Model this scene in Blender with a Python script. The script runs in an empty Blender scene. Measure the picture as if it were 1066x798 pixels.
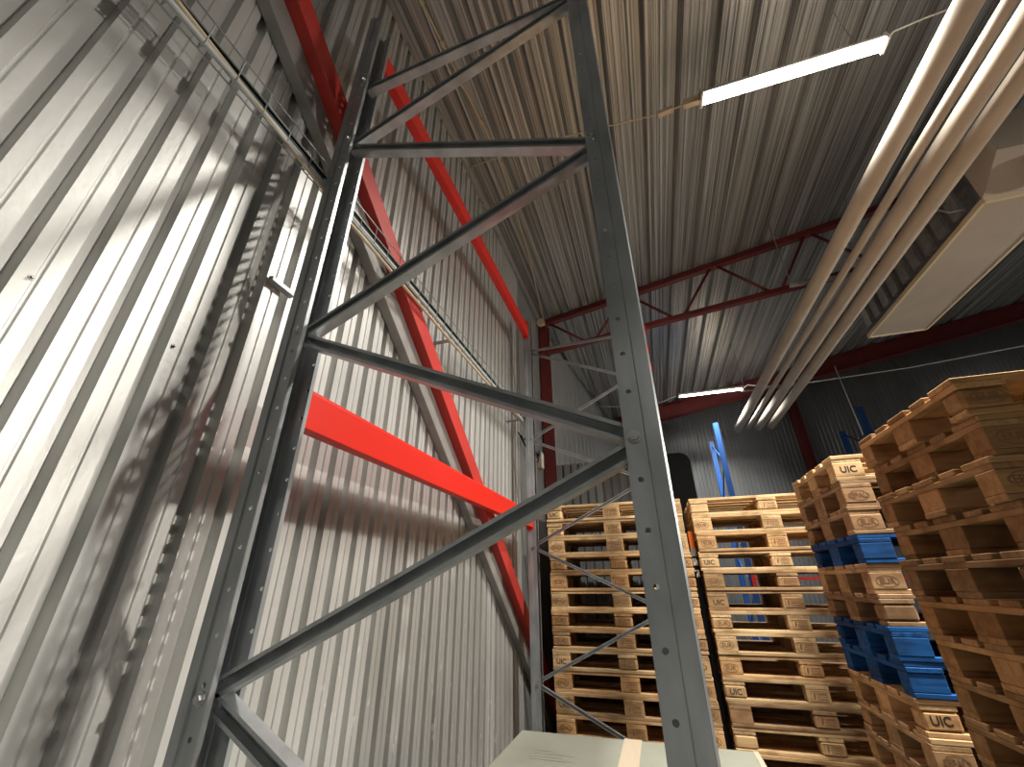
import bpy, bmesh, math, random
from mathutils import Vector, Matrix
random.seed(7)
S = bpy.context.scene
C = S.collection
EYE = 1.5                                   # height of the camera above the floor

# ------------------------------------------------------------------ camera
cam = bpy.data.cameras.new('camera'); cam.sensor_width = 36; cam.sensor_fit = 'HORIZONTAL'
cam.lens = 36*428.735/1066; cam.clip_start = .02
co = bpy.data.objects.new('camera', cam); C.objects.link(co); S.camera = co
rt = (0.95177155, 0.3067402, -0.00643099); dn = (-0.13962643, 0.41438619, -0.89932672); fw = (-0.27319474, 0.85685152, 0.43723003)
co.matrix_world = Matrix(((rt[0], -dn[0], -fw[0], 0), (rt[1], -dn[1], -fw[1], 0), (rt[2], -dn[2], -fw[2], EYE), (0, 0, 0, 1)))

# ------------------------------------------------------------------ world, exposure, lamp strength
W = bpy.data.worlds.new('world'); S.world = W; W.use_nodes = True
W.node_tree.nodes['Background'].inputs[0].default_value = (.9, .95, 1, 1)
W.node_tree.nodes['Background'].inputs[1].default_value = .006
S.view_settings.view_transform = 'Standard'; S.view_settings.look = 'None'
S.view_settings.exposure = 0.75; S.view_settings.gamma = 1; S.view_settings.use_curve_mapping = False
LAMP_GLOW = 14.0
LAMP_POWER = 130.0
FLOOD_POWER = 205.0

# ------------------------------------------------------------------ materials
def mat(name, col, rough=.5, metal=0., col2=None, nscale=(8, 8, 8), bump=0., bscale=40., coords='Object', spec=None, detail=4., lo=.35, hi=.65):
    m = bpy.data.materials.new(name); m.use_nodes = True
    N = m.node_tree.nodes; L = m.node_tree.links; b = N['Principled BSDF']
    b.inputs['Base Color'].default_value = (*col, 1); b.inputs['Roughness'].default_value = rough; b.inputs['Metallic'].default_value = metal
    if spec is not None: b.inputs['Specular IOR Level'].default_value = spec
    tc = N.new('ShaderNodeTexCoord'); mp = N.new('ShaderNodeMapping'); mp.inputs['Scale'].default_value = nscale
    L.new(tc.outputs[coords], mp.inputs[0])
    if col2:
        n = N.new('ShaderNodeTexNoise'); n.inputs['Scale'].default_value = 1; n.inputs['Detail'].default_value = detail
        L.new(mp.outputs[0], n.inputs['Vector'])
        r = N.new('ShaderNodeValToRGB'); r.color_ramp.elements[0].position = lo; r.color_ramp.elements[1].position = hi
        r.color_ramp.elements[0].color = (*col, 1); r.color_ramp.elements[1].color = (*col2, 1)
        L.new(n.outputs[0], r.inputs[0]); L.new(r.outputs[0], b.inputs['Base Color'])
    if bump:
        n2 = N.new('ShaderNodeTexNoise'); n2.inputs['Scale'].default_value = bscale; n2.inputs['Detail'].default_value = 3
        L.new(tc.outputs[coords], n2.inputs['Vector'])
        bp = N.new('ShaderNodeBump'); bp.inputs['Strength'].default_value = bump; bp.inputs['Distance'].default_value = .002
        L.new(n2.outputs[0], bp.inputs['Height']); L.new(bp.outputs[0], b.inputs['Normal'])
    return m

def wood_material(name, dark, light, grain=1.):
    m = bpy.data.materials.new(name); m.use_nodes = True
    N = m.node_tree.nodes; L = m.node_tree.links; b = N['Principled BSDF']; b.inputs['Roughness'].default_value = .75
    b.inputs['Specular IOR Level'].default_value = .25
    tc = N.new('ShaderNodeTexCoord'); oi = N.new('ShaderNodeObjectInfo')
    off = N.new('ShaderNodeVectorMath'); off.operation = 'MULTIPLY_ADD'
    L.new(oi.outputs['Random'], off.inputs[0]); off.inputs[1].default_value = (17, 31, 23); L.new(tc.outputs['Object'], off.inputs[2])
    mp = N.new('ShaderNodeMapping'); mp.inputs['Scale'].default_value = (3*grain, 45*grain, 45*grain); L.new(off.outputs[0], mp.inputs[0])
    n = N.new('ShaderNodeTexNoise'); n.inputs['Scale'].default_value = 1; n.inputs['Detail'].default_value = 5; n.inputs['Distortion'].default_value = .6
    L.new(mp.outputs[0], n.inputs['Vector'])
    r = N.new('ShaderNodeValToRGB'); r.color_ramp.elements[0].position = .3; r.color_ramp.elements[1].position = .62
    r.color_ramp.elements[0].color = (*dark, 1); r.color_ramp.elements[1].color = (*light, 1); L.new(n.outputs[0], r.inputs[0])
    n2 = N.new('ShaderNodeTexNoise'); n2.inputs['Scale'].default_value = 6; n2.inputs['Detail'].default_value = 4; L.new(off.outputs[0], n2.inputs['Vector'])
    r2 = N.new('ShaderNodeValToRGB'); r2.color_ramp.elements[0].position = .36; r2.color_ramp.elements[1].position = .52
    r2.color_ramp.elements[0].color = (.55, .5, .45, 1); r2.color_ramp.elements[1].color = (1, 1, 1, 1); L.new(n2.outputs[0], r2.inputs[0])
    m1 = N.new('ShaderNodeMix'); m1.data_type = 'RGBA'; m1.blend_type = 'MULTIPLY'; m1.inputs['Factor'].default_value = .8
    L.new(r.outputs[0], m1.inputs['A']); L.new(r2.outputs[0], m1.inputs['B'])
    m2 = N.new('ShaderNodeMix'); m2.data_type = 'RGBA'; m2.blend_type = 'MULTIPLY'; m2.inputs['Factor'].default_value = 1
    L.new(m1.outputs['Result'], m2.inputs['A']); L.new(oi.outputs['Color'], m2.inputs['B'])
    mr = N.new('ShaderNodeMapRange'); mr.inputs['To Min'].default_value = .78; mr.inputs['To Max'].default_value = 1.12
    L.new(oi.outputs['Random'], mr.inputs['Value'])
    m3 = N.new('ShaderNodeVectorMath'); m3.operation = 'SCALE'
    L.new(m2.outputs['Result'], m3.inputs[0]); L.new(mr.outputs[0], m3.inputs['Scale'])
    L.new(m3.outputs[0], b.inputs['Base Color'])
    bp = N.new('ShaderNodeBump'); bp.inputs['Strength'].default_value = .5; bp.inputs['Distance'].default_value = .002
    L.new(n.outputs[0], bp.inputs['Height']); L.new(bp.outputs[0], b.inputs['Normal'])
    return m

def sheet_material():
    # bare corrugated sheet: smooth dusty zinc with a few scuffs and white scratches low down
    m = mat('zinc_sheet', (.55, .55, .53), .42, .55, (.66, .66, .64), (5, 5, 1.2), .25, 60)
    N = m.node_tree.nodes; L = m.node_tree.links; b = N['Principled BSDF']
    tc = [n for n in N if n.type == 'TEX_COORD'][0]
    mp = N.new('ShaderNodeMapping'); mp.inputs['Scale'].default_value = (9, 30, 9); mp.inputs['Rotation'].default_value = (.7, 0, 0); L.new(tc.outputs['Object'], mp.inputs[0])
    n = N.new('ShaderNodeTexNoise'); n.inputs['Scale'].default_value = 1.3; n.inputs['Detail'].default_value = 6; L.new(mp.outputs[0], n.inputs['Vector'])
    r = N.new('ShaderNodeValToRGB'); r.color_ramp.elements[0].position = .66; r.color_ramp.elements[1].position = .69; L.new(n.outputs[0], r.inputs[0])
    sp = N.new('ShaderNodeSeparateXYZ'); L.new(tc.outputs['Object'], sp.inputs[0])
    mr = N.new('ShaderNodeMapRange'); mr.inputs['From Min'].default_value = .95; mr.inputs['From Max'].default_value = 1.5
    mr.inputs['To Min'].default_value = 1; mr.inputs['To Max'].default_value = 0; L.new(sp.outputs['Z'], mr.inputs['Value'])
    mu = N.new('ShaderNodeMath'); mu.operation = 'MULTIPLY'; L.new(r.outputs[0], mu.inputs[0]); L.new(mr.outputs[0], mu.inputs[1])
    mx = N.new('ShaderNodeMix'); mx.data_type = 'RGBA'; L.new(mu.outputs[0], mx.inputs['Factor'])
    src = b.inputs['Base Color'].links[0].from_socket; L.new(src, mx.inputs['A']); mx.inputs['B'].default_value = (.85, .85, .8, 1)
    L.new(mx.outputs['Result'], b.inputs['Base Color'])
    # roughness patches
    n3 = N.new('ShaderNodeTexNoise'); n3.inputs['Scale'].default_value = 3; n3.inputs['Detail'].default_value = 6; L.new(tc.outputs['Object'], n3.inputs['Vector'])
    m4 = N.new('ShaderNodeMapRange'); m4.inputs['To Min'].default_value = .36; m4.inputs['To Max'].default_value = .55; L.new(n3.outputs[0], m4.inputs['Value'])
    L.new(m4.outputs[0], b.inputs['Roughness'])
    return m

M = {}
M['sheet'] = sheet_material()
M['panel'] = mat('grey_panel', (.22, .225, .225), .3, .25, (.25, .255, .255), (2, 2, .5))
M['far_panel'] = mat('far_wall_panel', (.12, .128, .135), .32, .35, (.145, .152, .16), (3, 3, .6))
M['deck'] = mat('weathered_roof_deck', (.15, .152, .15), .40, .45, (.52, .54, .54), (70, .4, 70), .2, 30, detail=6., lo=.36, hi=.70)
M['floor'] = mat('concrete', (.12, .12, .115), .6, 0, (.18, .175, .17), (2, 2, 2), .2)
M['galv'] = mat('galvanised_steel', (.30, .32, .33), .36, .55, (.42, .44, .45), (14, 14, 5), .1, 80)
M['galv_dull'] = mat('dull_galvanised_steel', (.30, .30, .29), .45, .7, (.42, .42, .41), (20, 20, 20))
M['bolt'] = mat('zinc_bolt', (.45, .45, .44), .35, .9)
M['orange_red'] = mat('red_orange_enamel', (.62, .020, .010), .38, 0)
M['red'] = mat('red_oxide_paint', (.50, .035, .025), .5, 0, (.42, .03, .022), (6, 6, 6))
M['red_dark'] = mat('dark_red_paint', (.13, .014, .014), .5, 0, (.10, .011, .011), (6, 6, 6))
M['brace_grey'] = mat('grey_brace_steel', (.26, .25, .24), .55, .4, (.33, .32, .3), (9, 9, 9))
M['blue_paint'] = mat('blue_enamel', (.005, .05, .20), .4)
M['pipe'] = mat('beige_pipe', (.36, .305, .25), .9, 0, (.40, .345, .285), (3, 3, 3))
M['beige'] = mat('beige_panel', (.33, .28, .23), .6, 0, (.37, .32, .265), (2, 2, 2))
M['duct_metal'] = mat('dark_duct_metal', (.12, .13, .15), .4, .6, (.2, .2, .2), (14, 14, 14), .6, 25)
M['black'] = mat('black_plastic', (.005, .0055, .006), .7, spec=.08)
M['white'] = mat('white_plastic', (.7, .7, .68), .4)
M['tan'] = mat('tan_conduit', (.55, .46, .31), .45)
M['grey_pipe'] = mat('light_grey_conduit', (.5, .5, .5), .4)
M['green'] = mat('dark_green_cable', (.02, .06, .045), .4)
M['carton'] = mat('grey_board', (.23, .235, .19), .7, 0, (.26, .265, .22), (5, 5, 5))
M['kraft'] = mat('kraft_tape', (.47, .39, .29), .45, 0, (.5, .42, .32), (40, 5, 5))
M['orange'] = mat('orange_plastic', (.75, .16, .02), .45)
M['burn'] = mat('burnt_brand', (.20, .10, .045), .8)
M['ink'] = mat('black_ink', (.02, .02, .02), .7)
M['wood'] = wood_material('pine_wood', (.54, .36, .19), (.80, .60, .37))
M['block_wood'] = wood_material('block_wood', (.52, .33, .17), (.76, .54, .31), .6)
M['blue_wood'] = wood_material('blue_stained_wood', (.004, .045, .17), (.010, .11, .36))
g = bpy.data.materials.new('lamp_diffuser'); g.use_nodes = True
b_ = g.node_tree.nodes['Principled BSDF']; b_.inputs['Emission Color'].default_value = (1, .955, .87, 1); b_.inputs['Emission Strength'].default_value = LAMP_GLOW
b_.inputs['Base Color'].default_value = (.9, .9, .9, 1)
M['glow'] = g

# ------------------------------------------------------------------ helpers
class MB:
    def __init__(s): s.v = []; s.f = []
    def add(s, vs, fs):
        n = len(s.v); s.v += [tuple(v) for v in vs]; s.f += [tuple(i+n for i in f) for f in fs]; return s
    def box(s, x0, x1, y0, y1, z0, z1):
        return s.add([(x0, y0, z0), (x1, y0, z0), (x1, y1, z0), (x0, y1, z0), (x0, y0, z1), (x1, y0, z1), (x1, y1, z1), (x0, y1, z1)],
                     [(0, 3, 2, 1), (4, 5, 6, 7), (0, 1, 5, 4), (1, 2, 6, 5), (2, 3, 7, 6), (3, 0, 4, 7)])
    def bar(s, a, b, side, prof, closed=True):
        # sweeps a 2-D profile [(u, w)] from a to b; u runs along 'side', w along the third axis
        a = Vector(a); b = Vector(b); d = (b-a).normalized(); sd = Vector(side); sd = (sd-d*sd.dot(d)).normalized(); th = d.cross(sd)
        n = len(prof); vs = [a+sd*u+th*w for u, w in prof]+[b+sd*u+th*w for u, w in prof]
        fs = [(i, (i+1) % n, (i+1) % n+n, i+n) for i in range(n if closed else n-1)]
        if closed: fs += [tuple(range(n-1, -1, -1)), tuple(range(n, 2*n))]
        return s.add(vs, fs)
    def tube(s, pts, r, seg=8, caps=True):
        pts = [Vector(p) for p in pts]; vs = []; fs = []; up = Vector((0, 0, 1)); prev = None
        for i, p in enumerate(pts):
            d = (pts[min(i+1, len(pts)-1)]-pts[max(i-1, 0)]).normalized()
            if prev is None:
                u = d.cross(up) if abs(d.dot(up)) < .95 else d.cross(Vector((1, 0, 0)))
            else: u = prev-d*prev.dot(d)
            u.normalize(); prev = u; w = d.cross(u)
            vs += [p+(u*math.cos(t)+w*math.sin(t))*r for t in [2*math.pi*k/seg for k in range(seg)]]
        for i in range(len(pts)-1):
            for k in range(seg):
                fs.append((i*seg+k, i*seg+(k+1) % seg, (i+1)*seg+(k+1) % seg, (i+1)*seg+k))
        if caps: fs += [tuple(range(seg-1, -1, -1)), tuple(range((len(pts)-1)*seg, len(pts)*seg))]
        return s.add(vs, fs)
    def mesh(s, name, m, smooth=False):
        me = bpy.data.meshes.new(name); me.from_pydata(s.v, [], s.f); me.materials.append(m)
        bm = bmesh.new(); bm.from_mesh(me); bmesh.ops.recalc_face_normals(bm, faces=bm.faces); bm.to_mesh(me); bm.free()
        if smooth:
            for p in me.polygons: p.use_smooth = True
        return me
    def build(s, name, m, parent=None, smooth=False, bevel=0, solid=0, offset=0):
        o = bpy.data.objects.new(name, s.mesh(name, m, smooth)); C.objects.link(o)
        if parent: o.parent = parent
        if solid: q = o.modifiers.new('solid', 'SOLIDIFY'); q.thickness = solid; q.offset = offset
        if bevel: q = o.modifiers.new('bevel', 'BEVEL'); q.width = bevel; q.segments = 2; q.limit_method = 'ANGLE'
        return o

def tag(o, label, cat, group=None):
    o['label'] = label; o['category'] = cat
    if group: o['group'] = group
    return o
def thing(name, label, cat, loc=(0, 0, 0), rz=0, group=None):
    o = bpy.data.objects.new(name, None); C.objects.link(o); o.location = loc; o.rotation_euler = (0, 0, rz); o.empty_display_size = .1
    return tag(o, label, cat, group)
def structure(o): o['kind'] = 'structure'; return o
def copy_tree(o, parent=None):
    c = o.copy(); C.objects.link(c)
    if parent: c.parent = parent
    for ch in o.children: copy_tree(ch, c)
    return c
def rel(x, y, z): return (x, y, z+EYE)

# ------------------------------------------------------------------ room shell
WX = -1.15                                   # face of the corrugated wall
SL = .182                                    # roof pitch
def roof_z(x): return EYE+3.39+SL*(x-WX)
def rib_profile(p, length, crest, slope, valley, depth, notch, start=0.):
    """(along, out) points of a trapezoidal sheet; out=0 is the crest face, negative is recessed"""
    pts = []; t = start
    while t < length:
        pts += [(t, 0), (t+crest*.42, 0), (t+crest*.46, -notch), (t+crest*.54, -notch), (t+crest*.58, 0), (t+crest, 0), (t+crest+slope, -depth), (t+crest+slope+valley, -depth)]
        t += p
    pts.append((t, 0))
    return pts
# corrugated near part of the left wall: ribs every 10 cm (crests between dark valleys)
prof = rib_profile(.1, 10.0, .064, .005, .026, .038, .005, 0)
y00 = .392-6.0-.081
mb = MB(); Z0, Z1 = 0., roof_z(WX)+.03
vs = []; fs = []
yend = 3.86
pp = [(y00+a, o) for a, o in prof if y00+a < yend]
for y, o in pp: vs += [(WX+o, y, Z0), (WX+o, y, Z1)]
for i in range(len(pp)-1): fs.append((2*i, 2*i+1, 2*i+3, 2*i+2))
mb.add(vs, fs); structure(mb.build('wall_left', M['sheet']))
# smooth far part of the left wall: to the column, then slanting inward to the far wall
YC = 4.89; FY = 10.0
mb = MB()
mb.box(WX-.06, WX-.005, 3.84, YC+.1, 0, roof_z(WX))
structure(mb.build('wall_left_panel', M['panel']))
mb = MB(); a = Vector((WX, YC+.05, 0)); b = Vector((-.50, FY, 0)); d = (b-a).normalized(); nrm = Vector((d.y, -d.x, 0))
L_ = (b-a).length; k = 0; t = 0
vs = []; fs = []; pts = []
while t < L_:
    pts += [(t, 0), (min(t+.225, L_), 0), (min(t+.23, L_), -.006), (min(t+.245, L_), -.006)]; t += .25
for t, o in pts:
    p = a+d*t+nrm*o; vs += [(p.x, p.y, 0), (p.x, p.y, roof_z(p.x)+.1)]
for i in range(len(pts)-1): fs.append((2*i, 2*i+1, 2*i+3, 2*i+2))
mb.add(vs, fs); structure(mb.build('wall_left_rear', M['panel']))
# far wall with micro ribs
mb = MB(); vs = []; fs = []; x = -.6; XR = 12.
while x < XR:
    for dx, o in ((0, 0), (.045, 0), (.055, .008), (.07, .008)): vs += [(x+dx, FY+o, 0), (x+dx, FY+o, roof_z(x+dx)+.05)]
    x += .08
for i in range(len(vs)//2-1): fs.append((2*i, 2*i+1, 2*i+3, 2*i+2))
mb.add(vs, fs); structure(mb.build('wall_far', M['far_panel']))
structure(MB().box(XR, XR+.1, -7, FY+.1, 0, roof_z(XR)+.1).build('wall_right', M['panel']))
structure(MB().box(WX-.2, XR+.1, -7.1, -7, 0, roof_z(XR)+.1).build('wall_back', M['panel']))
structure(MB().box(WX-.3, XR+.1, -7.1, FY+.2, -.1, 0).build('floor', M['floor']))
# roof deck, flanges running along Y
mb = MB(); vs = []; fs = []; x = .396-.0325-.035-.15-.285*5; pr = []
while x < XR+.2:
    for dx, o in ((0, 0), (.035, 0), (.040, .008), (.050, .008), (.055, 0), (.095, 0), (.10, .008), (.11, .008), (.115, 0), (.15, 0), (.178, .075), (.257, .075)):
        pr.append((x+dx, roof_z(x+dx)+o))
    x += .285
pr = [p for p in pr if p[0] > WX-.08]
for px, pz in pr: vs += [(px, -7.05, pz), (px, FY+.05, pz)]
for i in range(len(pr)-1): fs.append((2*i, 2*i+1, 2*i+3, 2*i+2))
mb.add(vs, fs); structure(mb.build('ceiling', M['deck']))
# angle flashing where wall meets roof
structure(MB().bar((WX, -6, roof_z(WX)), (WX, YC, roof_z(WX)), (1, 0, 0), [(0, 0), (.02, .0), (.02, .003), (.003, .003), (.003, .02), (0, .02)]).build('trim_1', M['galv_dull']))

# corrugated partition behind the first pallet stack
mb = MB(); vs = []; fs = []
pt = rib_profile(.1, 1.45, .058, .010, .022, .025, .0)
for t, o in pt: vs += [(WX+.06+t, 5.35-o, 0), (WX+.06+t, 5.35-o, EYE+1.42)]
for i in range(len(pt)-1): fs.append((2*i, 2*i+1, 2*i+3, 2*i+2))
structure(mb.add(vs, fs).build('wall_partition', M['panel'], solid=.002))

# ------------------------------------------------------------------ building steel
def i_profile(h, w, t=.012):
    h2, w2, q = h/2, w/2, t/2
    return [(-w2, -h2), (w2, -h2), (w2, -h2+t), (q, -h2+t), (q, h2-t), (w2, h2-t), (w2, h2), (-w2, h2), (-w2, h2-t), (-q, h2-t), (-q, -h2+t), (-w2, -h2+t)]
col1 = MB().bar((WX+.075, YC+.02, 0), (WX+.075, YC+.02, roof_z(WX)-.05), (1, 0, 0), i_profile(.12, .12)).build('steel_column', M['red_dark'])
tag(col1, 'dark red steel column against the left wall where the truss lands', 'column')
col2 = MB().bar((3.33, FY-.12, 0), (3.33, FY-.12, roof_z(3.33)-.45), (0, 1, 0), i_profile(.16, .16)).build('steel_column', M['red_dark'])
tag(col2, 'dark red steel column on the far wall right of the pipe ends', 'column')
# lattice truss
T = thing('roof_truss', 'red lattice roof truss crossing under the metal roof deck', 'truss', (0, YC-.02, 0))
def top_z(x): return roof_z(x)-.045
def low_z(x): return EYE+YC*.59+.112*(x+1.09)-.01
TX0, TX1 = WX+.02, 8.5
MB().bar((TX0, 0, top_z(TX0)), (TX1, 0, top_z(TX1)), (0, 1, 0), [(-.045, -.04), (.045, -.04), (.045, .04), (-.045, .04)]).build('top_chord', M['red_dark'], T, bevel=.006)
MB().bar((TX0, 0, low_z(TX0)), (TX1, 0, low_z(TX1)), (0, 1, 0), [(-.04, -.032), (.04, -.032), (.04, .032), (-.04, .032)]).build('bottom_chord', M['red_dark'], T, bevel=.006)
for i in range(8):
    bx = -.43+1.15*i
    if bx > TX1: break
    for tx in (bx-.58, bx+.52):
        if tx < TX0: tx = TX0+.03
        if tx < TX1-.1:
            MB().tube([(bx+(.05 if tx > bx else -.05), 0, low_z(bx)), (tx, 0, top_z(tx))], .018, 8).build('web_member', M['red_dark'], T, smooth=True)
# eave beam in front of the far wall
EVY = 9.5
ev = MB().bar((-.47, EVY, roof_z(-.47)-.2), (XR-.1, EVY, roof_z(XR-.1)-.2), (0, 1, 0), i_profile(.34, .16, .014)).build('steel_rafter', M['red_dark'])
tag(ev, 'dark red steel rafter under the roof close to the far wall', 'beam')

# long wind brace on the wall (red box profile on a grey channel)
def bz(y): return EYE+2.059-(y-.479)*.766
BD = Vector((0, 1, -.766)).normalized(); BP = Vector((0, .766, 1)).normalized()
B = thing('wind_brace', 'long red and grey diagonal steel brace running down the corrugated wall', 'brace', (0, 0, 0))
y0, y1 = -1.05, 4.72
A_ = Vector((0, y0, bz(y0))); B_ = Vector((0, y1, bz(y1)))
def strip(p0, p1, x0, x1, name, m, ya=A_, yb=B_):
    return MB().add([Vector((x, 0, 0))+e+BP*p for e in (ya, yb) for x, p in ((x0, p0), (x1, p0), (x1, p1), (x0, p1))],
        [(0, 1, 2, 3), (7, 6, 5, 4), (0, 4, 5, 1), (1, 5, 6, 2), (2, 6, 7, 3), (3, 7, 4, 0)]).build(name, m, B, bevel=.003)
strip(.035, .145, -1.148, -1.04, 'box_profile', M['red'])
g_ = strip(-.075, .034, -1.148, -1.095, 'grey_channel', M['brace_grey']); g_['label'] = 'unpainted grey channel along the lower side'

# ------------------------------------------------------------------ pallet rack
HP = .09
def holed(mb, o, u, v, w, h, cells_u, cells_v, r, r2=None):
    """flat strip from o, u/v unit directions, w x h, with octagonal holes"""
    o = Vector(o); u = Vector(u); v = Vector(v); cu = w/cells_u; cv = h/cells_v; r2 = r2 or r
    for i in range(cells_u):
        for j in range(cells_v):
            c = o+u*(cu*(i+.5))+v*(cv*(j+.5))
            outer = [(cu/2, 0), (cu/2, cv/2), (0, cv/2), (-cu/2, cv/2), (-cu/2, 0), (-cu/2, -cv/2), (0, -cv/2), (cu/2, -cv/2)]
            vs = [c+u*a+v*b for a, b in outer]+[c+u*(r*math.cos(math.pi*k/4))+v*(r2*math.sin(math.pi*k/4)) for k in range(8)]
            mb.add(vs, [(k, (k+1) % 8, (k+1) % 8+8, k+8) for k in range(8)])
def plain(mb, a, b, z0, z1): mb.add([(a[0], a[1], z0), (b[0], b[1], z0), (b[0], b[1], z1), (a[0], a[1], z1)], [(0, 1, 2, 3)])
UH = EYE+2.55
def upright_mesh():
    # omega section, web at x=0 facing +x, flanges going to x=-.07
    mb = MB(); n = int(UH/HP); h = n*HP; z0 = .008
    for s in (-1, 1):
        plain(mb, (-.070, .032*s), (-.070, .045*s), z0, z0+h)
        holed(mb, (-.070, .045*s, z0), (1, 0, 0), (0, 0, 1), .038, h, 1, n, .0055)
        plain(mb, (-.032, .045*s), (-.030, .050*s), z0, z0+h)
        plain(mb, (-.030, .050*s), (-.004, .050*s), z0, z0+h)
        plain(mb, (-.004, .050*s), (0, .046*s), z0, z0+h)
    holed(mb, (0, -.046, z0), (0, 1, 0), (0, 0, 1), .092, h, 2, n*2, .009, .013)
    return mb.mesh('upright', M['galv'])
UPM = upright_mesh()
def brace_mb(a, b, w, d):
    mb = MB(); t = .0025; l = w*.45
    # lipped channel, open towards the camera side
    return mb.bar(a, b, (0, -1, 0), [(-d/2, -w), (d/2, -w), (d/2, -w+l), (d/2-t, -w+l), (d/2-t, -w+t), (-d/2+t, -w+t), (-d/2+t, w-t), (d/2-t, w-t), (d/2-t, w-l), (d/2, w-l), (d/2, w), (-d/2, w)])
def rack_frame(y, nodes, label, bs=(.019, .034), xl=-.99, xr=.045):
    R = thing('rack_frame', label, 'rack frame', (0, y, 0), 0, 'galvanised rack frames')
    for x, rz in ((xr, 0), (xl, math.pi)):
        o = bpy.data.objects.new('upright', UPM); C.objects.link(o); o.parent = R; o.location = (x, 0, 0); o.rotation_euler = (0, 0, rz)
        q = o.modifiers.new('solid', 'SOLIDIFY'); q.thickness = .002; q.offset = 0
        MB().box(-.09, .02, -.07, .07, 0, .008).build('foot_plate', M['galv_dull'], o)
    XL, XRr = xl+.052, xr-.052
    for (za, sa), (zb, sb) in zip(nodes, nodes[1:]):
        if sa == sb: continue
        a = (XL if sa < 0 else XRr, 0, EYE+za+.012); b = (XL if sb < 0 else XRr, 0, EYE+zb-.012)
        brace_mb(a, b, *bs).build('brace', M['galv'], R)
    for z, s in nodes:
        x = XL if s < 0 else XRr
        bm_ = MB()
        for yy, q in ((-.047, -1), (.047, 1)):
            bm_.tube([(x, yy-.001*q, EYE+z), (x, yy+.003*q, EYE+z)], .013, 16); bm_.tube([(x, yy, EYE+z), (x, yy+.010*q, EYE+z)], .009, 6)
        bm_.tube([(x, -.058, EYE+z), (x, .058, EYE+z)], .0045, 8)
        bm_.build('bolt', M['bolt'], R)
    return R
rack_frame(.85, [(-1.34, 1), (-1.13, -1), (-.67, 1), (-.21, -1), (.256, 1), (.694, -1), (1.183, 1), (1.603, -1), (2.09, 1), (2.01, -1)],
           'near galvanised rack frame whose wide zigzag braces cross the picture')
rack_frame(3.55, [(-1.34, -1), (-1.11, 1), (-.655, -1), (-.185, 1), (.274, -1), (.758, 1), (1.198, -1), (1.69, 1), (2.135, -1), (2.17, 1)],
           'rear galvanised rack frame with thin zigzag braces in front of the pallet stack', (.012, .018))

def beam(z, x, face, label, h=.125):
    B = thing('rack_beam', label, 'rack beam', (x, 2.2, EYE+z), 0, 'red rack beams')
    y0, y1 = -2.2+.905, 3.495-2.2
    MB().bar((0, y0, 0), (0, y1, 0), (1, 0, 0), [(-.024, h/2), (.024, h/2), (.024, -h/2+.010), (.019, -h/2+.009), (.019, -h/2), (-.024, -h/2)]).build('beam_profile', M['orange_red'], B, bevel=.004)
    xo = -.0245*face
    for ye in (y0, y1):
        d = 1 if ye > 0 else -1
        mb = MB(); 
        mb.box(-.026, .026, min(ye, ye-.004*d), max(ye, ye+.001*d), -h/2-.02, h/2+.07)
        x1_, x2_ = sorted((xo-.0025*face, xo-.0065*face))
        mb.box(x1_, x2_, min(ye-.004*d, ye+.052*d), max(ye-.004*d, ye+.052*d), -h/2-.02, h/2+.07)
        mb.build('end_connector', M['orange_red'], B, bevel=.001)
        for k in range(3):
            hz = -h/2+.01+k*.05
            mb = MB(); a, b = sorted((xo-.0065*face, xo-.011*face)); mb.box(a, b, min(ye+.01*d, ye+.03*d), max(ye+.01*d, ye+.03*d), hz, hz+.02)
            mb.build('hook', M['orange_red'], B)
    return B
beam(.483, -.9625, 1, 'lower red rack beam along the corrugated wall, at mid height of the picture')
beam(2.36, -.9625, 1, 'upper red rack beam along the corrugated wall, high under the roof')
beam(.483, .0175, -1, 'red rack beam hidden behind the near upright, only its end connector showing')

# ------------------------------------------------------------------ wire tray and conduits on the wall side
TRX = -1.015
tr = thing('cable_tray', 'wire mesh cable tray running along the corrugated wall behind the rack', 'cable tray', (TRX, 0, EYE+1.36))
ya, yb = -1.4, 3.75
for k, (dx, z) in enumerate([(-.012, 0), (.013, 0), (.013, .055), (-.012, .055), (.013, .11)]):
    MB().tube([(dx, ya, z), (dx, yb, z)], .0028, 6).build('long_wire', M['galv'], tr, smooth=True)
mb = MB(); y = ya+.03
while y < yb:
    mb.tube([(-.012, y, .058), (-.012, y, 0), (.013, y, 0), (.013, y, .112)], .0022, 5); y += .1
mb.build('cross_wires', M['galv'], tr)
for y in (-.9, .15, 1.95, 2.6, 3.4):
    MB().box(-.126, -.014, y-.015, y+.015, -.012, -.006).build('wall_bracket', M['galv_dull'], tr)
def run(name, label, cat, pts, r, m, seg=10, smooth=True, group=None):
    return tag(MB().tube(pts, r, seg).build(name, m, smooth=smooth), label, cat, group)
def wob(x, y0, y1, z, amp, n=24, seed=0, fx=None):
    q = random.Random(seed); ph = q.random()*6
    return [rel(x+amp*.5*math.sin(ph+2.1*t*5), y0+(y1-y0)*t, z+amp*math.sin(ph+t*17)) for t in [k/n for k in range(n+1)]]
run('conduit', 'light grey conduit lying along the wire tray on the wall', 'conduit', wob(-1.012, -1.4, 3.7, 1.382, .001), .010, M['grey_pipe'])
run('conduit', 'tan conduit sagging just below the wire tray on the wall', 'conduit', [rel(-1.008, y, z) for y, z in ((-1.4, 1.41), (.2, 1.407), (.9, 1.345), (1.9, 1.335), (3.0, 1.345), (3.7, 1.38))], .007, M['tan'])
run('cable', 'dark green cable lying along the wire tray on the wall', 'cable', wob(-1.018, -1.4, 3.7, 1.404, .003, seed=2), .009, M['green'])
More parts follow.
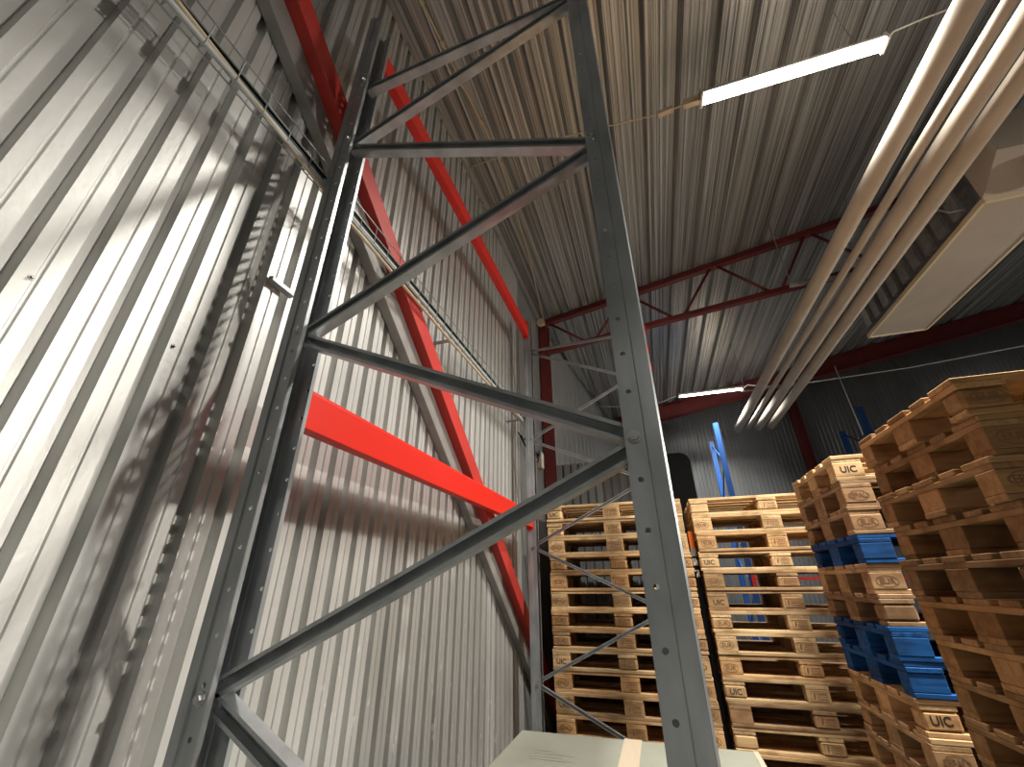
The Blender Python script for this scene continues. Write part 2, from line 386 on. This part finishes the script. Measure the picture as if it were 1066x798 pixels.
run('cable', 'black cable bundled over the green one in the wire tray', 'cable', wob(-1.018, -1.4, 3.65, 1.421, .003, seed=3), .007, M['black'])
# little sprung clip, screws on the sheet
cl = MB().bar(rel(WX+.004, .815, .957), rel(WX+.004, .915, .957), (0, 0, 1), [(-.012, 0), (.012, 0), (.012, .004), (.008, .022), (-.008, .022), (-.012, .004)]).build('wall_clip', M['galv'])
tag(cl, 'small bright metal clip fixed to the corrugated wall left of the near upright', 'clip')
for (y, z), w in zip(((.335, .577), (.626, .579)), ('farther left', 'nearer the upright')):
    mb = MB(); mb.tube([rel(WX-.002, y, z), rel(WX+.002, y, z)], .006, 16); mb.tube([rel(WX+.001, y, z), rel(WX+.007, y, z)], .0035, 6)
    tag(mb.build('sheet_screw', M['bolt']), 'small screw head on the corrugated wall, '+w, 'screw', 'screws on the wall sheet')
# junction box by the column
jb = thing('junction_box', 'small beige junction box on the wall beside the red column', 'junction box', rel(WX-.005, 4.62, 1.30))
MB().box(0, .05, -.05, .05, -.10, .10).build('body', M['beige'], jb, bevel=.006)
MB().box(.048, .056, -.044, .044, -.09, .09).build('cover', M['white'], jb, bevel=.003)
for k, (a, b, c) in enumerate(((-.03, -.5, .35), (0, -.72, .2), (.03, -.3, .5))):
    run('cable', ('short black cable looping down to the junction box', 'longest black cable drooping from the tray end to the junction box', 'black cable rising above the junction box')[k], 'cable',
        [rel(WX+.02, 3.74+.1*k, 1.36), rel(WX+.04+.02*k, 4.1, 1.36+b*.3), rel(WX+.03, 4.45+a, 1.38+b*.2), rel(WX+.02, 4.62+a, 1.405)], .006, M['black'])

# ------------------------------------------------------------------ ceiling lamps
def lamp(loc, label, length=1.2):
    L = thing('batten_lamp', label, 'lamp', loc, 0, 'ceiling batten lamps')
    h = length/2
    MB().bar((-h, 0, .0), (h, 0, .0), (0, 1, 0), [(-.05, .0), (.05, .0), (.055, .012), (.04, .045), (-.04, .045), (-.055, .012)]).build('housing', M['white'], L)
    MB().bar((-h+.015, 0, 0), (h-.015, 0, 0), (0, 1, 0), [(-.048, .004), (-.048, -.004), (.048, -.004), (.048, .004)]).build('diffuser', M['glow'], L)
    for s in (-1, 1):
        MB().box(min(s*h, s*(h-.02)), max(s*h, s*(h-.02)), -.056, .056, -.03, .046).build('end_cap', M['white'], L, bevel=.004)
        MB().tube([(s*(h-.15), 0, .04), (s*(h-.15), 0, roof_z(loc[0]+s*(h-.15))-loc[2])], .0025, 6).build('hanger_wire', M['galv_dull'], L)
    ad = bpy.data.lights.new('batten_light', 'AREA'); ad.shape = 'RECTANGLE'; ad.size = length-.04; ad.size_y = .09
    ad.energy = LAMP_POWER; ad.color = (1, .955, .87); ad.spread = math.radians(120)      # lensed batten: a wide downward beam
    ao = bpy.data.objects.new('light_source', ad); C.objects.link(ao); ao.parent = L; ao.location = (0, 0, -.006)
    return L
LP = [((1.42, 2.27, EYE+3.36), 'bright batten lamp under the roof deck, nearest and largest in view'),
      ((1.50, 8.4, EYE+3.43), 'small distant batten lamp near the far wall'),
      ((1.42, -3.85, EYE+3.36), 'batten lamp under the roof behind the photographer'),
      ((8.0, 2.27, EYE+4.3), 'added unseen fill lamp under the roof far to the right'),  # unseen lamp added as fill from the right
      ((8.2, 7.6, EYE+4.3), 'added unseen lamp at the far right, brightening the far wall')]  # unseen lamp added to lift the right part of the far wall
for p, l in LP: lamp(p, l)
cb = run('cable', 'tan lamp cable strung to the left end of the nearest lamp', 'cable', [rel(x, 2.27, z) for x, z in ((-1.12, 3.395), (-.56, 3.43), (-.08, 3.40), (.326, 3.36), (.543, 3.33), (.62, 3.345), (.70, 3.36), (.80, 3.375))], .006, M['tan'])
tag(MB().bar(rel(.50, 2.27, 3.332), rel(.62, 2.27, 3.352), (0, 1, 0), [(-.02, -.018), (.02, -.018), (.02, .018), (-.02, .018)]).build('cable_connector', M['kraft'], bevel=.004), 'small pinkish plug connector on the cable left of the nearest lamp', 'connector')
for z in (.02, -.035):
    tag(MB().box(.70, .815, 2.25, 2.29, EYE+3.375+z-.008, EYE+3.375+z+.006).build('cable_clamp', M['tan'], bevel=.003), 'upper tan clamp at the left end of the nearest lamp' if z > 0 else 'lower tan clamp at the left end of the nearest lamp', 'clamp')
run('cable', 'pale cable leaving the right end of the nearest lamp', 'cable', [rel(x, 2.27, z) for x, z in ((2.02, 3.38), (2.1, 3.46), (2.3, 3.50), (2.6, 3.53), (3.2, 3.6), (4.2, 3.72), (4.4, 4.40))], .006, M['white'])
run('cable', 'thin pale cable strung across the hall to the left end of the far lamp', 'cable', [rel(x, 8.4, z) for x, z in ((-.7, 3.43), (-.3, 3.37), (.3, 3.34), (.6, 3.36), (.75, 3.42), (.9, 3.44))], .009, M['white'])
run('cable', 'thin pale wire strung across the hall right of the far lamp', 'cable', [rel(x, 8.4, z) for x, z in ((2.10, 3.44), (2.2, 3.50), (2.5, 3.42), (3.2, 3.39), (4.8, 3.44), (6.46, 3.58), (8, 3.8))], .009, M['white'])
run('cord', 'thin loose cord hanging from the wire near the far right', 'cord', [rel(3.72, 8.4, 3.66), rel(3.73, 8.4, 3.0), rel(3.74, 8.4, 2.3)], .007, M['white'])
# hooded work light standing off to the right, throwing low light across to the corrugated wall
FL = Vector(rel(7.0, 1.9, 1.80))
F = thing('work_light', 'hooded work light on a stand, out of view to the right', 'work light', (FL.x+.12, FL.y, 0))
MB().tube([(0, 0, .05), (0, 0, FL.z-.12)], .018, 10).build('pole', M['black'], F)
for k in range(3):
    a = k*2.094+.3
    MB().tube([(0, 0, .45), (.45*math.cos(a), .45*math.sin(a), .01)], .012, 8).build('leg', M['black'], F)
mb = MB(); mb.box(.02, .06, -.2, .2, FL.z-.14, FL.z+.14); mb.build('lamp_housing', M['black'], F, bevel=.01)
def cut(y, x=-.28): # lower edge of the hood lies on the plane through the lamp and the top of the lit patch of wall
    A = Vector(rel(WX, .5, 1.66)); Bq = Vector(rel(WX, 2.2, 2.38)); n_ = (A-FL).cross(Bq-FL)
    X = FL.x+x
    return FL.z-(n_.x*(X-FL.x)+n_.y*(y-FL.y))/n_.z
mb = MB(); ya_, yb_ = FL.y-.5, FL.y+.5
vs = [(-.40, y-FL.y, z) for y, z in ((ya_, cut(ya_)), (yb_, cut(yb_)), (yb_, FL.z+.28), (ya_, FL.z+.28))]
mb.add(vs+[(x+.004, y, z) for x, y, z in vs], [(0, 1, 2, 3), (7, 6, 5, 4), (0, 4, 5, 1), (1, 5, 6, 2), (2, 6, 7, 3), (3, 7, 4, 0)])
mb.box(-.40, .06, -.5, .5, FL.z+.28, FL.z+.285); mb.box(-.40, .06, -.505, -.5, FL.z-.14, FL.z+.285); mb.box(-.40, .06, .5, .505, FL.z-.14, FL.z+.285)
mb.build('hood', M['black'], F)  # unseen hood added to keep the beam off the upper wall
ld = bpy.data.lights.new('work_light_beam', 'AREA'); ld.shape = 'RECTANGLE'; ld.size = .16; ld.size_y = .10; ld.energy = FLOOD_POWER; ld.color = (1, .94, .84)
lo_ = bpy.data.objects.new('light_source', ld); C.objects.link(lo_); lo_.parent = F; lo_.location = (-.12, 0, FL.z)
lo_.rotation_euler = Vector((-1, -.15, -.1)).to_track_quat('-Z', 'Y').to_euler()
# conduit and cable on the roof near the wall
cp = [(-.95, .3, 3.40), (-.946, 1.085, 3.405), (-.921, 1.341, 3.408), (-.899, 1.626, 3.412), (-.864, 1.938, 3.418), (-.837, 2.35, 3.424), (-.90, 3.45, 3.41), (-1.04, 4.84, 3.30)]
run('cable', 'tan cable clipped under the roof deck near the left wall', 'cable', [rel(x, y, z) for x, y, z in cp], .008, M['tan'])
for k, (x, y, z) in enumerate(cp[1:6]):
    tag(MB().box(x-.012, x+.012, y-.02, y+.02, EYE+z-.01, EYE+z+.035).build('cable_clip', M['tan'], bevel=.002), 'small clip holding the tan cable to the roof deck, number '+('one', 'two', 'three', 'four', 'five')[k]+' from the near end', 'clip', 'clips on the roof cable')
tag(MB().tube([rel(-1.09, YC-.13, 3.33), rel(-1.09, YC-.09, 3.33)], .06, 20).build('round_cap', M['tan']), 'round tan cap at the wall end of the truss', 'cap')

# ------------------------------------------------------------------ pipes at the right
ZP = 2.85
def pipe(far, near, r, label):
    # two sight lines (x/y, z/y) met by a level pipe at height ZP
    (a1, b1), (a2, b2) = far, near
    x1, y1, x2, y2 = a1*ZP/b1, ZP/b1, a2*ZP/b2, ZP/b2; k = (x2-x1)/(y2-y1)
    o = MB().tube([rel(x1+k*(y-y1), y, ZP) for y in (-2.5, 2., 6., y1)], r, 24).build('ceiling_pipe', M['pipe'], smooth=True)
    return tag(o, label, 'pipe', 'pipes under the roof')
pipe((.2173, .3108), (.8066, 1.1218), .071, 'leftmost thick beige pipe of the four under the roof')
pipe((.2383, .3114), (.8661, 1.0922), .037, 'thin beige pipe, second from the left of the four under the roof')
pipe((.2603, .3111), (.9085, 1.0711), .069, 'thick beige pipe, third from the left of the four under the roof')
pipe((.2854, .3120), (.9587, 1.0461), .069, 'rightmost thick beige pipe of the four under the roof')
for y, w in ((1.2, 'near'), (4.4, 'middle'), (7.3, 'far')):
    h = thing('pipe_hanger', w+' metal hanger rail carrying the four pipes', 'hanger', rel(2.33, y, ZP+.085), 0, 'pipe hangers')
    MB().bar((-.5, 0, .01), (.36, 0, .01), (0, 1, 0), [(-.02, -.015), (.02, -.015), (.02, .015), (-.02, .015)]).build('rail', M['galv_dull'], h)
    for x in (-.48, .34):
        MB().tube([(x, 0, .02), (x, 0, roof_z(2.33+x)-EYE-ZP-.085)], .006, 6).build('rod', M['galv_dull'], h)

# hanging ventilation unit
D = thing('ventilation_unit', 'big hanging unit with a beige underside panel right of the pipes', 'ventilation unit', rel(0, 0, 0))
x0, x1, yn, yf, zb = 2.93, 3.52, 3.42, 5.56, 2.75
MB().box(x0+.03, x1-.03, yn+.04, yf-.05, zb+.03, zb+.55).build('casing', M['duct_metal'], D, bevel=.01)
mb = MB(); mb.box(x0, x1, yn, yf, zb, zb+.028); mb.build('bottom_panel', M['beige'], D, bevel=.004)
mb = MB()
for a in ((x0-.012, x0+.012, yn, yf), (x1-.012, x1+.012, yn, yf), (x0, x1, yn-.012, yn+.012), (x0, x1, yf-.012, yf+.012)): mb.box(a[0], a[1], a[2], a[3], zb-.008, zb+.036)
mb.build('panel_frame', M['tan'], D)
mb = MB(); mb.add([(x0, yn, zb+.03), (x1+.1, yn, zb+.03), (x1+.1, yn-.31, zb+.22), (x0, yn-.31, zb+.22), (x0, yn, zb+.6), (x1+.1, yn, zb+.6), (x1+.1, yn-.31, zb+.6), (x0, yn-.31, zb+.6)],
    [(0, 1, 2, 3), (0, 4, 5, 1), (3, 2, 6, 7), (0, 3, 7, 4), (1, 5, 6, 2), (4, 7, 6, 5)]); mb.build('intake_hood', M['beige'], D)
MB().tube([(3.28, yn-.17, zb+.10), (3.30, yn-.20, zb+.05)], .12, 24).build('round_shadow_disc', M['black'], D)  # black disc standing in for the round shadow on the hood
mb = MB()
for k in range(9): mb.box(x0-.004, x0+.032, yn+.2+k*.22, yn+.32+k*.22, zb+.1, zb+.40)
mb.build('side_louvre', M['galv_dull'], D)
for x in (x0+.08, x1-.08):
    for y in (yn+.3, yf-.3): MB().tube([(x, y, zb+.5), (x, y, roof_z(x)-EYE)], .008, 8).build('hanger_rod', M['galv_dull'], D)
run('wire_hook', 'bent wire hook sticking out between the pipes and the ventilation unit', 'wire', [rel(x, y, z) for x, y, z in ((2.97, 3.7, 3.05), (2.80, 3.68, 3.02), (2.76, 3.62, 2.95), (2.80, 3.55, 2.82), (2.87, 3.52, 2.80), (2.88, 3.52, 2.88))], .008, M['galv'])

# ------------------------------------------------------------------ background rack, panel, signs
def blue_frame(x, y, label, depth, zt, zt2):
    R = thing('rack_frame', label, 'rack frame', (x, y, 0), 0, 'blue rack frames')
    prof = [(-.045, -.035), (.045, -.035), (.045, .035), (.02, .035), (.02, -.01), (-.02, -.01), (-.02, .035), (-.045, .035)]
    for yy, z in ((0, zt), (depth, zt2)): MB().bar((0, yy, 0), (0, yy, z), (1, 0, 0), prof).build('upright', M['blue_paint'], R)
    z = .3; s = 1
    while z+.55 < zt2:
        MB().tube([(0, 0 if s > 0 else depth, z), (0, depth if s > 0 else 0, z+.55)], .014, 6).build('brace', M['blue_paint'], R); z += .55; s = -s
    return R
BY = 8.55
blue_frame(1.49, BY, 'blue rack frame by the far wall, showing above the second pallet stack', .95, EYE+2.83, EYE+2.75)
blue_frame(3.90, BY, 'blue rack frame by the far wall, above the right-hand pallet stacks', .95, EYE+2.85, EYE+2.70)
blue_frame(6.3, BY, 'blue rack frame by the far wall, hidden behind the tall right stack', .95, EYE+2.85, EYE+2.70)
for (xa, xb, w) in ((1.54, 3.85, 'left bay'), (3.95, 6.25, 'right bay')):
    for z, q in ((.045, 'upper'), (-.10, 'lower')):
        B = thing('rack_beam', q+' red beam of the blue rack, '+w+', seen through the pallets', 'rack beam', rel((xa+xb)/2, BY-.01, z), 0, 'red beams of the blue rack')
        h = (xb-xa)/2
        MB().bar((-h, 0, 0), (h, 0, 0), (0, 1, 0), [(-.02, -.022), (.02, -.022), (.02, .022), (-.02, .022)]).build('beam_profile', M['orange_red'], B)
        for s in (-1, 1): MB().box(min(s*h, s*(h+.06)), max(s*h, s*(h+.06)), -.05, -.044, -.06, .08).build('end_connector', M['orange_red'], B)
# black rounded panel
mb = MB(); pts = []; w, z1, r = .27, 1.385, .12
for cx_, a0 in ((w-r, 0), (-w+r, 90)):
    for k in range(9):
        a = math.radians(a0+k*90/8); pts.append((cx_+r*math.cos(a), z1-r+r*math.sin(a)))
pts += [(-w, -EYE), (w, -EYE)]
n = len(pts)
mb.add([rel(.27+x, 5.12, z) for x, z in pts]+[rel(.27+x, 5.20, z) for x, z in pts], [tuple(range(n)), tuple(range(2*n-1, n-1, -1))]+[(i, (i+1) % n, (i+1) % n+n, i+n) for i in range(n)])
tag(mb.build('black_screen', M['black'], bevel=.004), 'tall black panel with rounded top corners standing behind the gap between two stacks', 'panel')
# post guard with orange top in the gap
G = thing('sign_post', 'narrow black post with orange top and white marks in the gap between two stacks', 'post', (.314, 4.10, 0))
MB().box(-.019, .019, -.02, .02, 0, EYE+.20).build('post', M['black'], G, bevel=.002)
MB().box(-.0195, .0195, -.022, .022, EYE+.265, EYE+.40).build('orange_cap', M['orange'], G, bevel=.003)
MB().box(-.0195, .0195, -.022, .022, EYE+.20, EYE+.265).build('grey_band', M['galv_dull'], G)
q = random.Random(4)
for z in (.13, .04):
    mb = MB()
    for i in range(4):
        for j in range(4):
            if q.random() < .7: mb.box(-.016+i*.008, -.008+i*.008, -.0215, -.0200, EYE+z+j*.014, EYE+z+.013+j*.014)
    mb.build('white_mark', M['white'], G)

# carton in the rack bay
K = thing('carton', 'large grey-green carton with a strip of brown tape standing inside the rack', 'carton', (-.245, 2.265, .1455))
MB().box(-.565, .565, -.40, .40, 0, .656).build('box_body', M['carton'], K, bevel=.012)
MB().box(-.03, .055, -.401, .401, .6555, .6575).build('tape_strip', M['kraft'], K)
MB().box(-.03, .055, -.4025, -.4005, .50, .656).build('tape_end', M['kraft'], K)
MB().box(.545, .567, -.39, .39, .60, .658).build('edge_protector', M['kraft'], K)
mb = MB()
for i, (u, w_) in enumerate(((0, .20), (.035, .15), (.07, .19), (.105, .10))): mb.box(-.42, -.42+w_, .02+u, .026+u, .656, .6563)
mb.build('faint_print', M['galv_dull'], K)

# ------------------------------------------------------------------ pallets
def board(l, w, h, ch=.003):
    bm = bmesh.new(); bmesh.ops.create_cube(bm, size=1); bmesh.ops.scale(bm, vec=(l, w, h), verts=bm.verts)
    bmesh.ops.bevel(bm, geom=bm.edges[:], offset=ch, segments=1, affect='EDGES')
    me = bpy.data.meshes.new('board'); bm.to_mesh(me); bm.free(); return me
def text_mesh(body, size, m):
    cu = bpy.data.curves.new('mark', 'FONT'); cu.body = body; cu.size = size; cu.align_x = 'CENTER'; cu.align_y = 'CENTER'; cu.extrude = .0006; cu.offset = .0008
    o = bpy.data.objects.new('mark', cu); C.objects.link(o)
    dg = bpy.context.evaluated_depsgraph_get(); dg.update()
    me = bpy.data.meshes.new_from_object(o.evaluated_get(dg)); bpy.data.objects.remove(o)
    me.materials.clear(); me.materials.append(m)
    return me
def merge(me, mb, m):
    # text laid out in xy; turn it to face -Y and join with the strokes
    for v in me.vertices: mb.v.append((v.co.x, -v.co.z, v.co.y))
    n = len(mb.v)-len(me.vertices)
    for p in me.polygons: mb.f.append(tuple(i+n for i in p.vertices))
    return mb
def oval_mark(txt):
    mb = MB(); n = 36
    for rx, rz, w in ((.050, .028, .0035),):
        vs = []; 
        for k in range(n):
            a = 2*math.pi*k/n
            for s in (0, 1): vs.append(((rx-s*w)*math.cos(a), -.0006, (rz-s*w)*math.sin(a)))
        mb.add(vs, [(2*k, 2*k+1, (2*k+3) % (2*n), (2*k+2) % (2*n)) for k in range(n)])
    merge(text_mesh(txt, .038, M['burn']), mb, M['burn']); return mb.mesh('brand_mark', M['burn'])
def stamp_mark():
    mb = MB()
    for a in ((-.05, .05, -.030, -.028), (-.05, .05, .028, .030), (-.05, -.048, -.03, .03), (.048, .05, -.03, .03), (-.012, -.010, -.03, .03), (-.01, .05, -.001, .001)): mb.box(a[0], a[1], -.0012, 0, a[2], a[3])
    mb.tube([(-.031, -.0008, -.02), (-.033, -.0008, 0), (-.028, -.0008, .02)], .0016, 4)
    for k in range(4): mb.bar((-.032, -.0008, -.008+k*.008), (-.022, -.0008, -.002+k*.008), (0, 1, 0), [(-.0008, -.0012), (.0008, -.0012), (.0008, .0012), (-.0008, .0012)])
    for k in range(5): mb.box(-.003+k*.010, .003+k*.010, -.0012, 0, .008, .021); mb.box(-.003+k*.010, .002+k*.010, -.0012, 0, -.021, -.009)
    return mb.mesh('brand_mark', M['burn'])
MK = {'oval': oval_mark('EUR'), 'epal': oval_mark('EPAL'), 'stamp': stamp_mark(), 'uic': merge(text_mesh('UIC', .05, M['ink']), MB(), M['ink']).mesh('brand_mark', M['ink'])}
for me in (MK['epal'],):
    for v in me.vertices:
        if abs(v.co.x) < .046 and abs(v.co.z) < .02: v.co.x *= .86
ME = {'b145': board(1.2, .145, .022), 'b100': board(1.2, .100, .022), 's145': board(.8, .145, .022),
      'k': board(.145, .100, .078), 'kc': board(.145, .145, .078), 'kb': board(.145, .100, .078, .012)}
for k in ('b145', 'b100', 's145'): ME[k].materials.append(M['wood'])
for k in ('k', 'kc', 'kb'): ME[k].materials.append(M['block_wood'])
MEB = {k: v.copy() for k, v in ME.items()}
for v in MEB.values(): v.materials.clear(); v.materials.append(M['blue_wood'])
def pallet(x, y, z, rz, label, group, tint, blue=False, marks=('oval', 'stamp', 'epal'), rnd=None, detail=True):
    P = thing('pallet', label, 'pallet', (x, y, z), rz, group); S_ = MEB if blue else ME
    def part(name, key, loc, r=0, me=None, par=None):
        o = bpy.data.objects.new(name, me or S_[key]); C.objects.link(o); o.parent = par or P; o.location = loc; o.rotation_euler = (0, 0, r)
        v = rnd.uniform(.88, 1.06); o.color = (tint[0]*v, tint[1]*v, tint[2]*v, 1); return o
    for yy, k in ((-.35, 'b100'), (0, 'b145'), (.35, 'b100')): part('bottom_board', k, (rnd.uniform(-.003, .003), yy, .011))
    for i, xx in enumerate((-.5275, 0, .5275)):
        for yy, k in ((-.35, 'k'), (0, 'kc'), (.35, 'k')):
            o = part('block', 'kb' if (k == 'k' and rnd.random() < .3) else k, (xx+rnd.uniform(-.002, .002), yy+rnd.uniform(-.002, .001), .061))
            if yy < 0 and marks and marks[i]:
                part('brand_mark', None, (rnd.uniform(-.006, .006), -.0503, rnd.uniform(-.003, .003)), 0, MK[marks[i]], o)
        part('stringer_board', 's145', (xx, rnd.uniform(-.003, .003), .111), math.pi/2)
    for yy, k in ((-.3275, 'b145'), (-.164, 'b100'), (0, 'b145'), (.164, 'b100'), (.3275, 'b145')): part('deck_board', k, (rnd.uniform(-.004, .004), yy, .133))
    return P
ORD = ['topmost', 'second from the top', 'third from the top', 'fourth from the top', 'fifth from the top', 'sixth from the top', 'seventh from the top', 'eighth from the top',
       'ninth from the top', 'tenth from the top', 'eleventh from the top', 'twelfth from the top', 'thirteenth from the top', 'fourteenth from the top', 'lowest']
fresh = (1, .96, .86); warm = (1, .86, .70); worn = (.72, .64, .56); old = (.55, .47, .42)
def stack(cx_, cy_, name, group, tints, blues=(), shift={}, marks={}, seed=1, turn=.004):
    r = random.Random(seed)
    for k in range(15):                       # k counts from the top
        sx, sy, rz = shift.get(k, (0, 0, 0))
        blue = k in blues; t = tints[k % len(tints)]
        mk = marks.get(k, r.choice([('oval', 'stamp', 'epal'), ('oval', 'stamp', 'oval'), ('epal', 'stamp', 'oval'), ('oval', 'stamp', 'uic'), (None, 'stamp', 'epal')]))
        if blue: mk = None
        pallet(cx_+sx+r.uniform(-.006, .006), cy_+sy+r.uniform(-.006, .006), (14-k)*.1441+.0002, rz+r.uniform(-turn, turn),
               ('blue stained' if blue else 'bare wood')+' pallet, '+ORD[k]+' '+name, group, (1, 1, 1) if blue else t, blue, mk, r)
stack(-.32, 4.36, 'in the left stack behind the rack', 'pallets of the left stack behind the rack', [fresh, fresh, fresh, warm, warm, fresh, warm, worn, fresh, warm, worn, warm, fresh, warm, worn],
      marks={0: ('uic', 'stamp', 'oval'), 8: ('uic', 'stamp', 'epal'), 10: ('uic', 'stamp', 'oval')}, shift={0: (-.012, 0, 0), 1: (-.008, 0, 0), 2: (-.008, 0, 0), 3: (.01, -.005, 0)}, seed=3)
stack(.948, 4.41, 'in the stack right of the near upright', 'pallets of the middle stack', [fresh, fresh, warm, fresh, worn, worn, fresh, fresh, warm, fresh, old, fresh, warm, worn, warm],
      marks={3: ('uic', 'stamp', 'oval'), 5: ('uic', 'stamp', 'oval'), 9: ('uic', 'stamp', 'epal')}, seed=5)
stack(1.655, 3.22, 'in the stack with blue pallets', 'pallets of the stack with blue ones', [fresh, old, old, worn, worn, old, worn, worn, warm, worn, worn, warm, worn, worn, warm],
      blues=(3, 6, 7), marks={0: ('uic', 'stamp', 'uic'), 8: ('uic', 'stamp', 'oval')}, seed=8, turn=.008)
stack(1.70, 2.16, 'in the tall brown stack at the right edge', 'pallets of the right edge stack', [(.58, .46, .32), (.48, .38, .27), (.54, .44, .32), (.42, .35, .26), (.38, .32, .25), (.54, .41, .27)],  # brown wood tints lowered further, painting in the shade on this stack
      shift={1: (.02, .01, .0), 3: (.012, 0, .01), 4: (-.01, .0, 0)}, seed=11, turn=.008)
pallet(-.245, 2.265, .0002, 0, 'bare wood pallet under the grey-green carton inside the rack', 'pallet under the carton', worn, False, ('oval', 'stamp', 'epal'), random.Random(2))
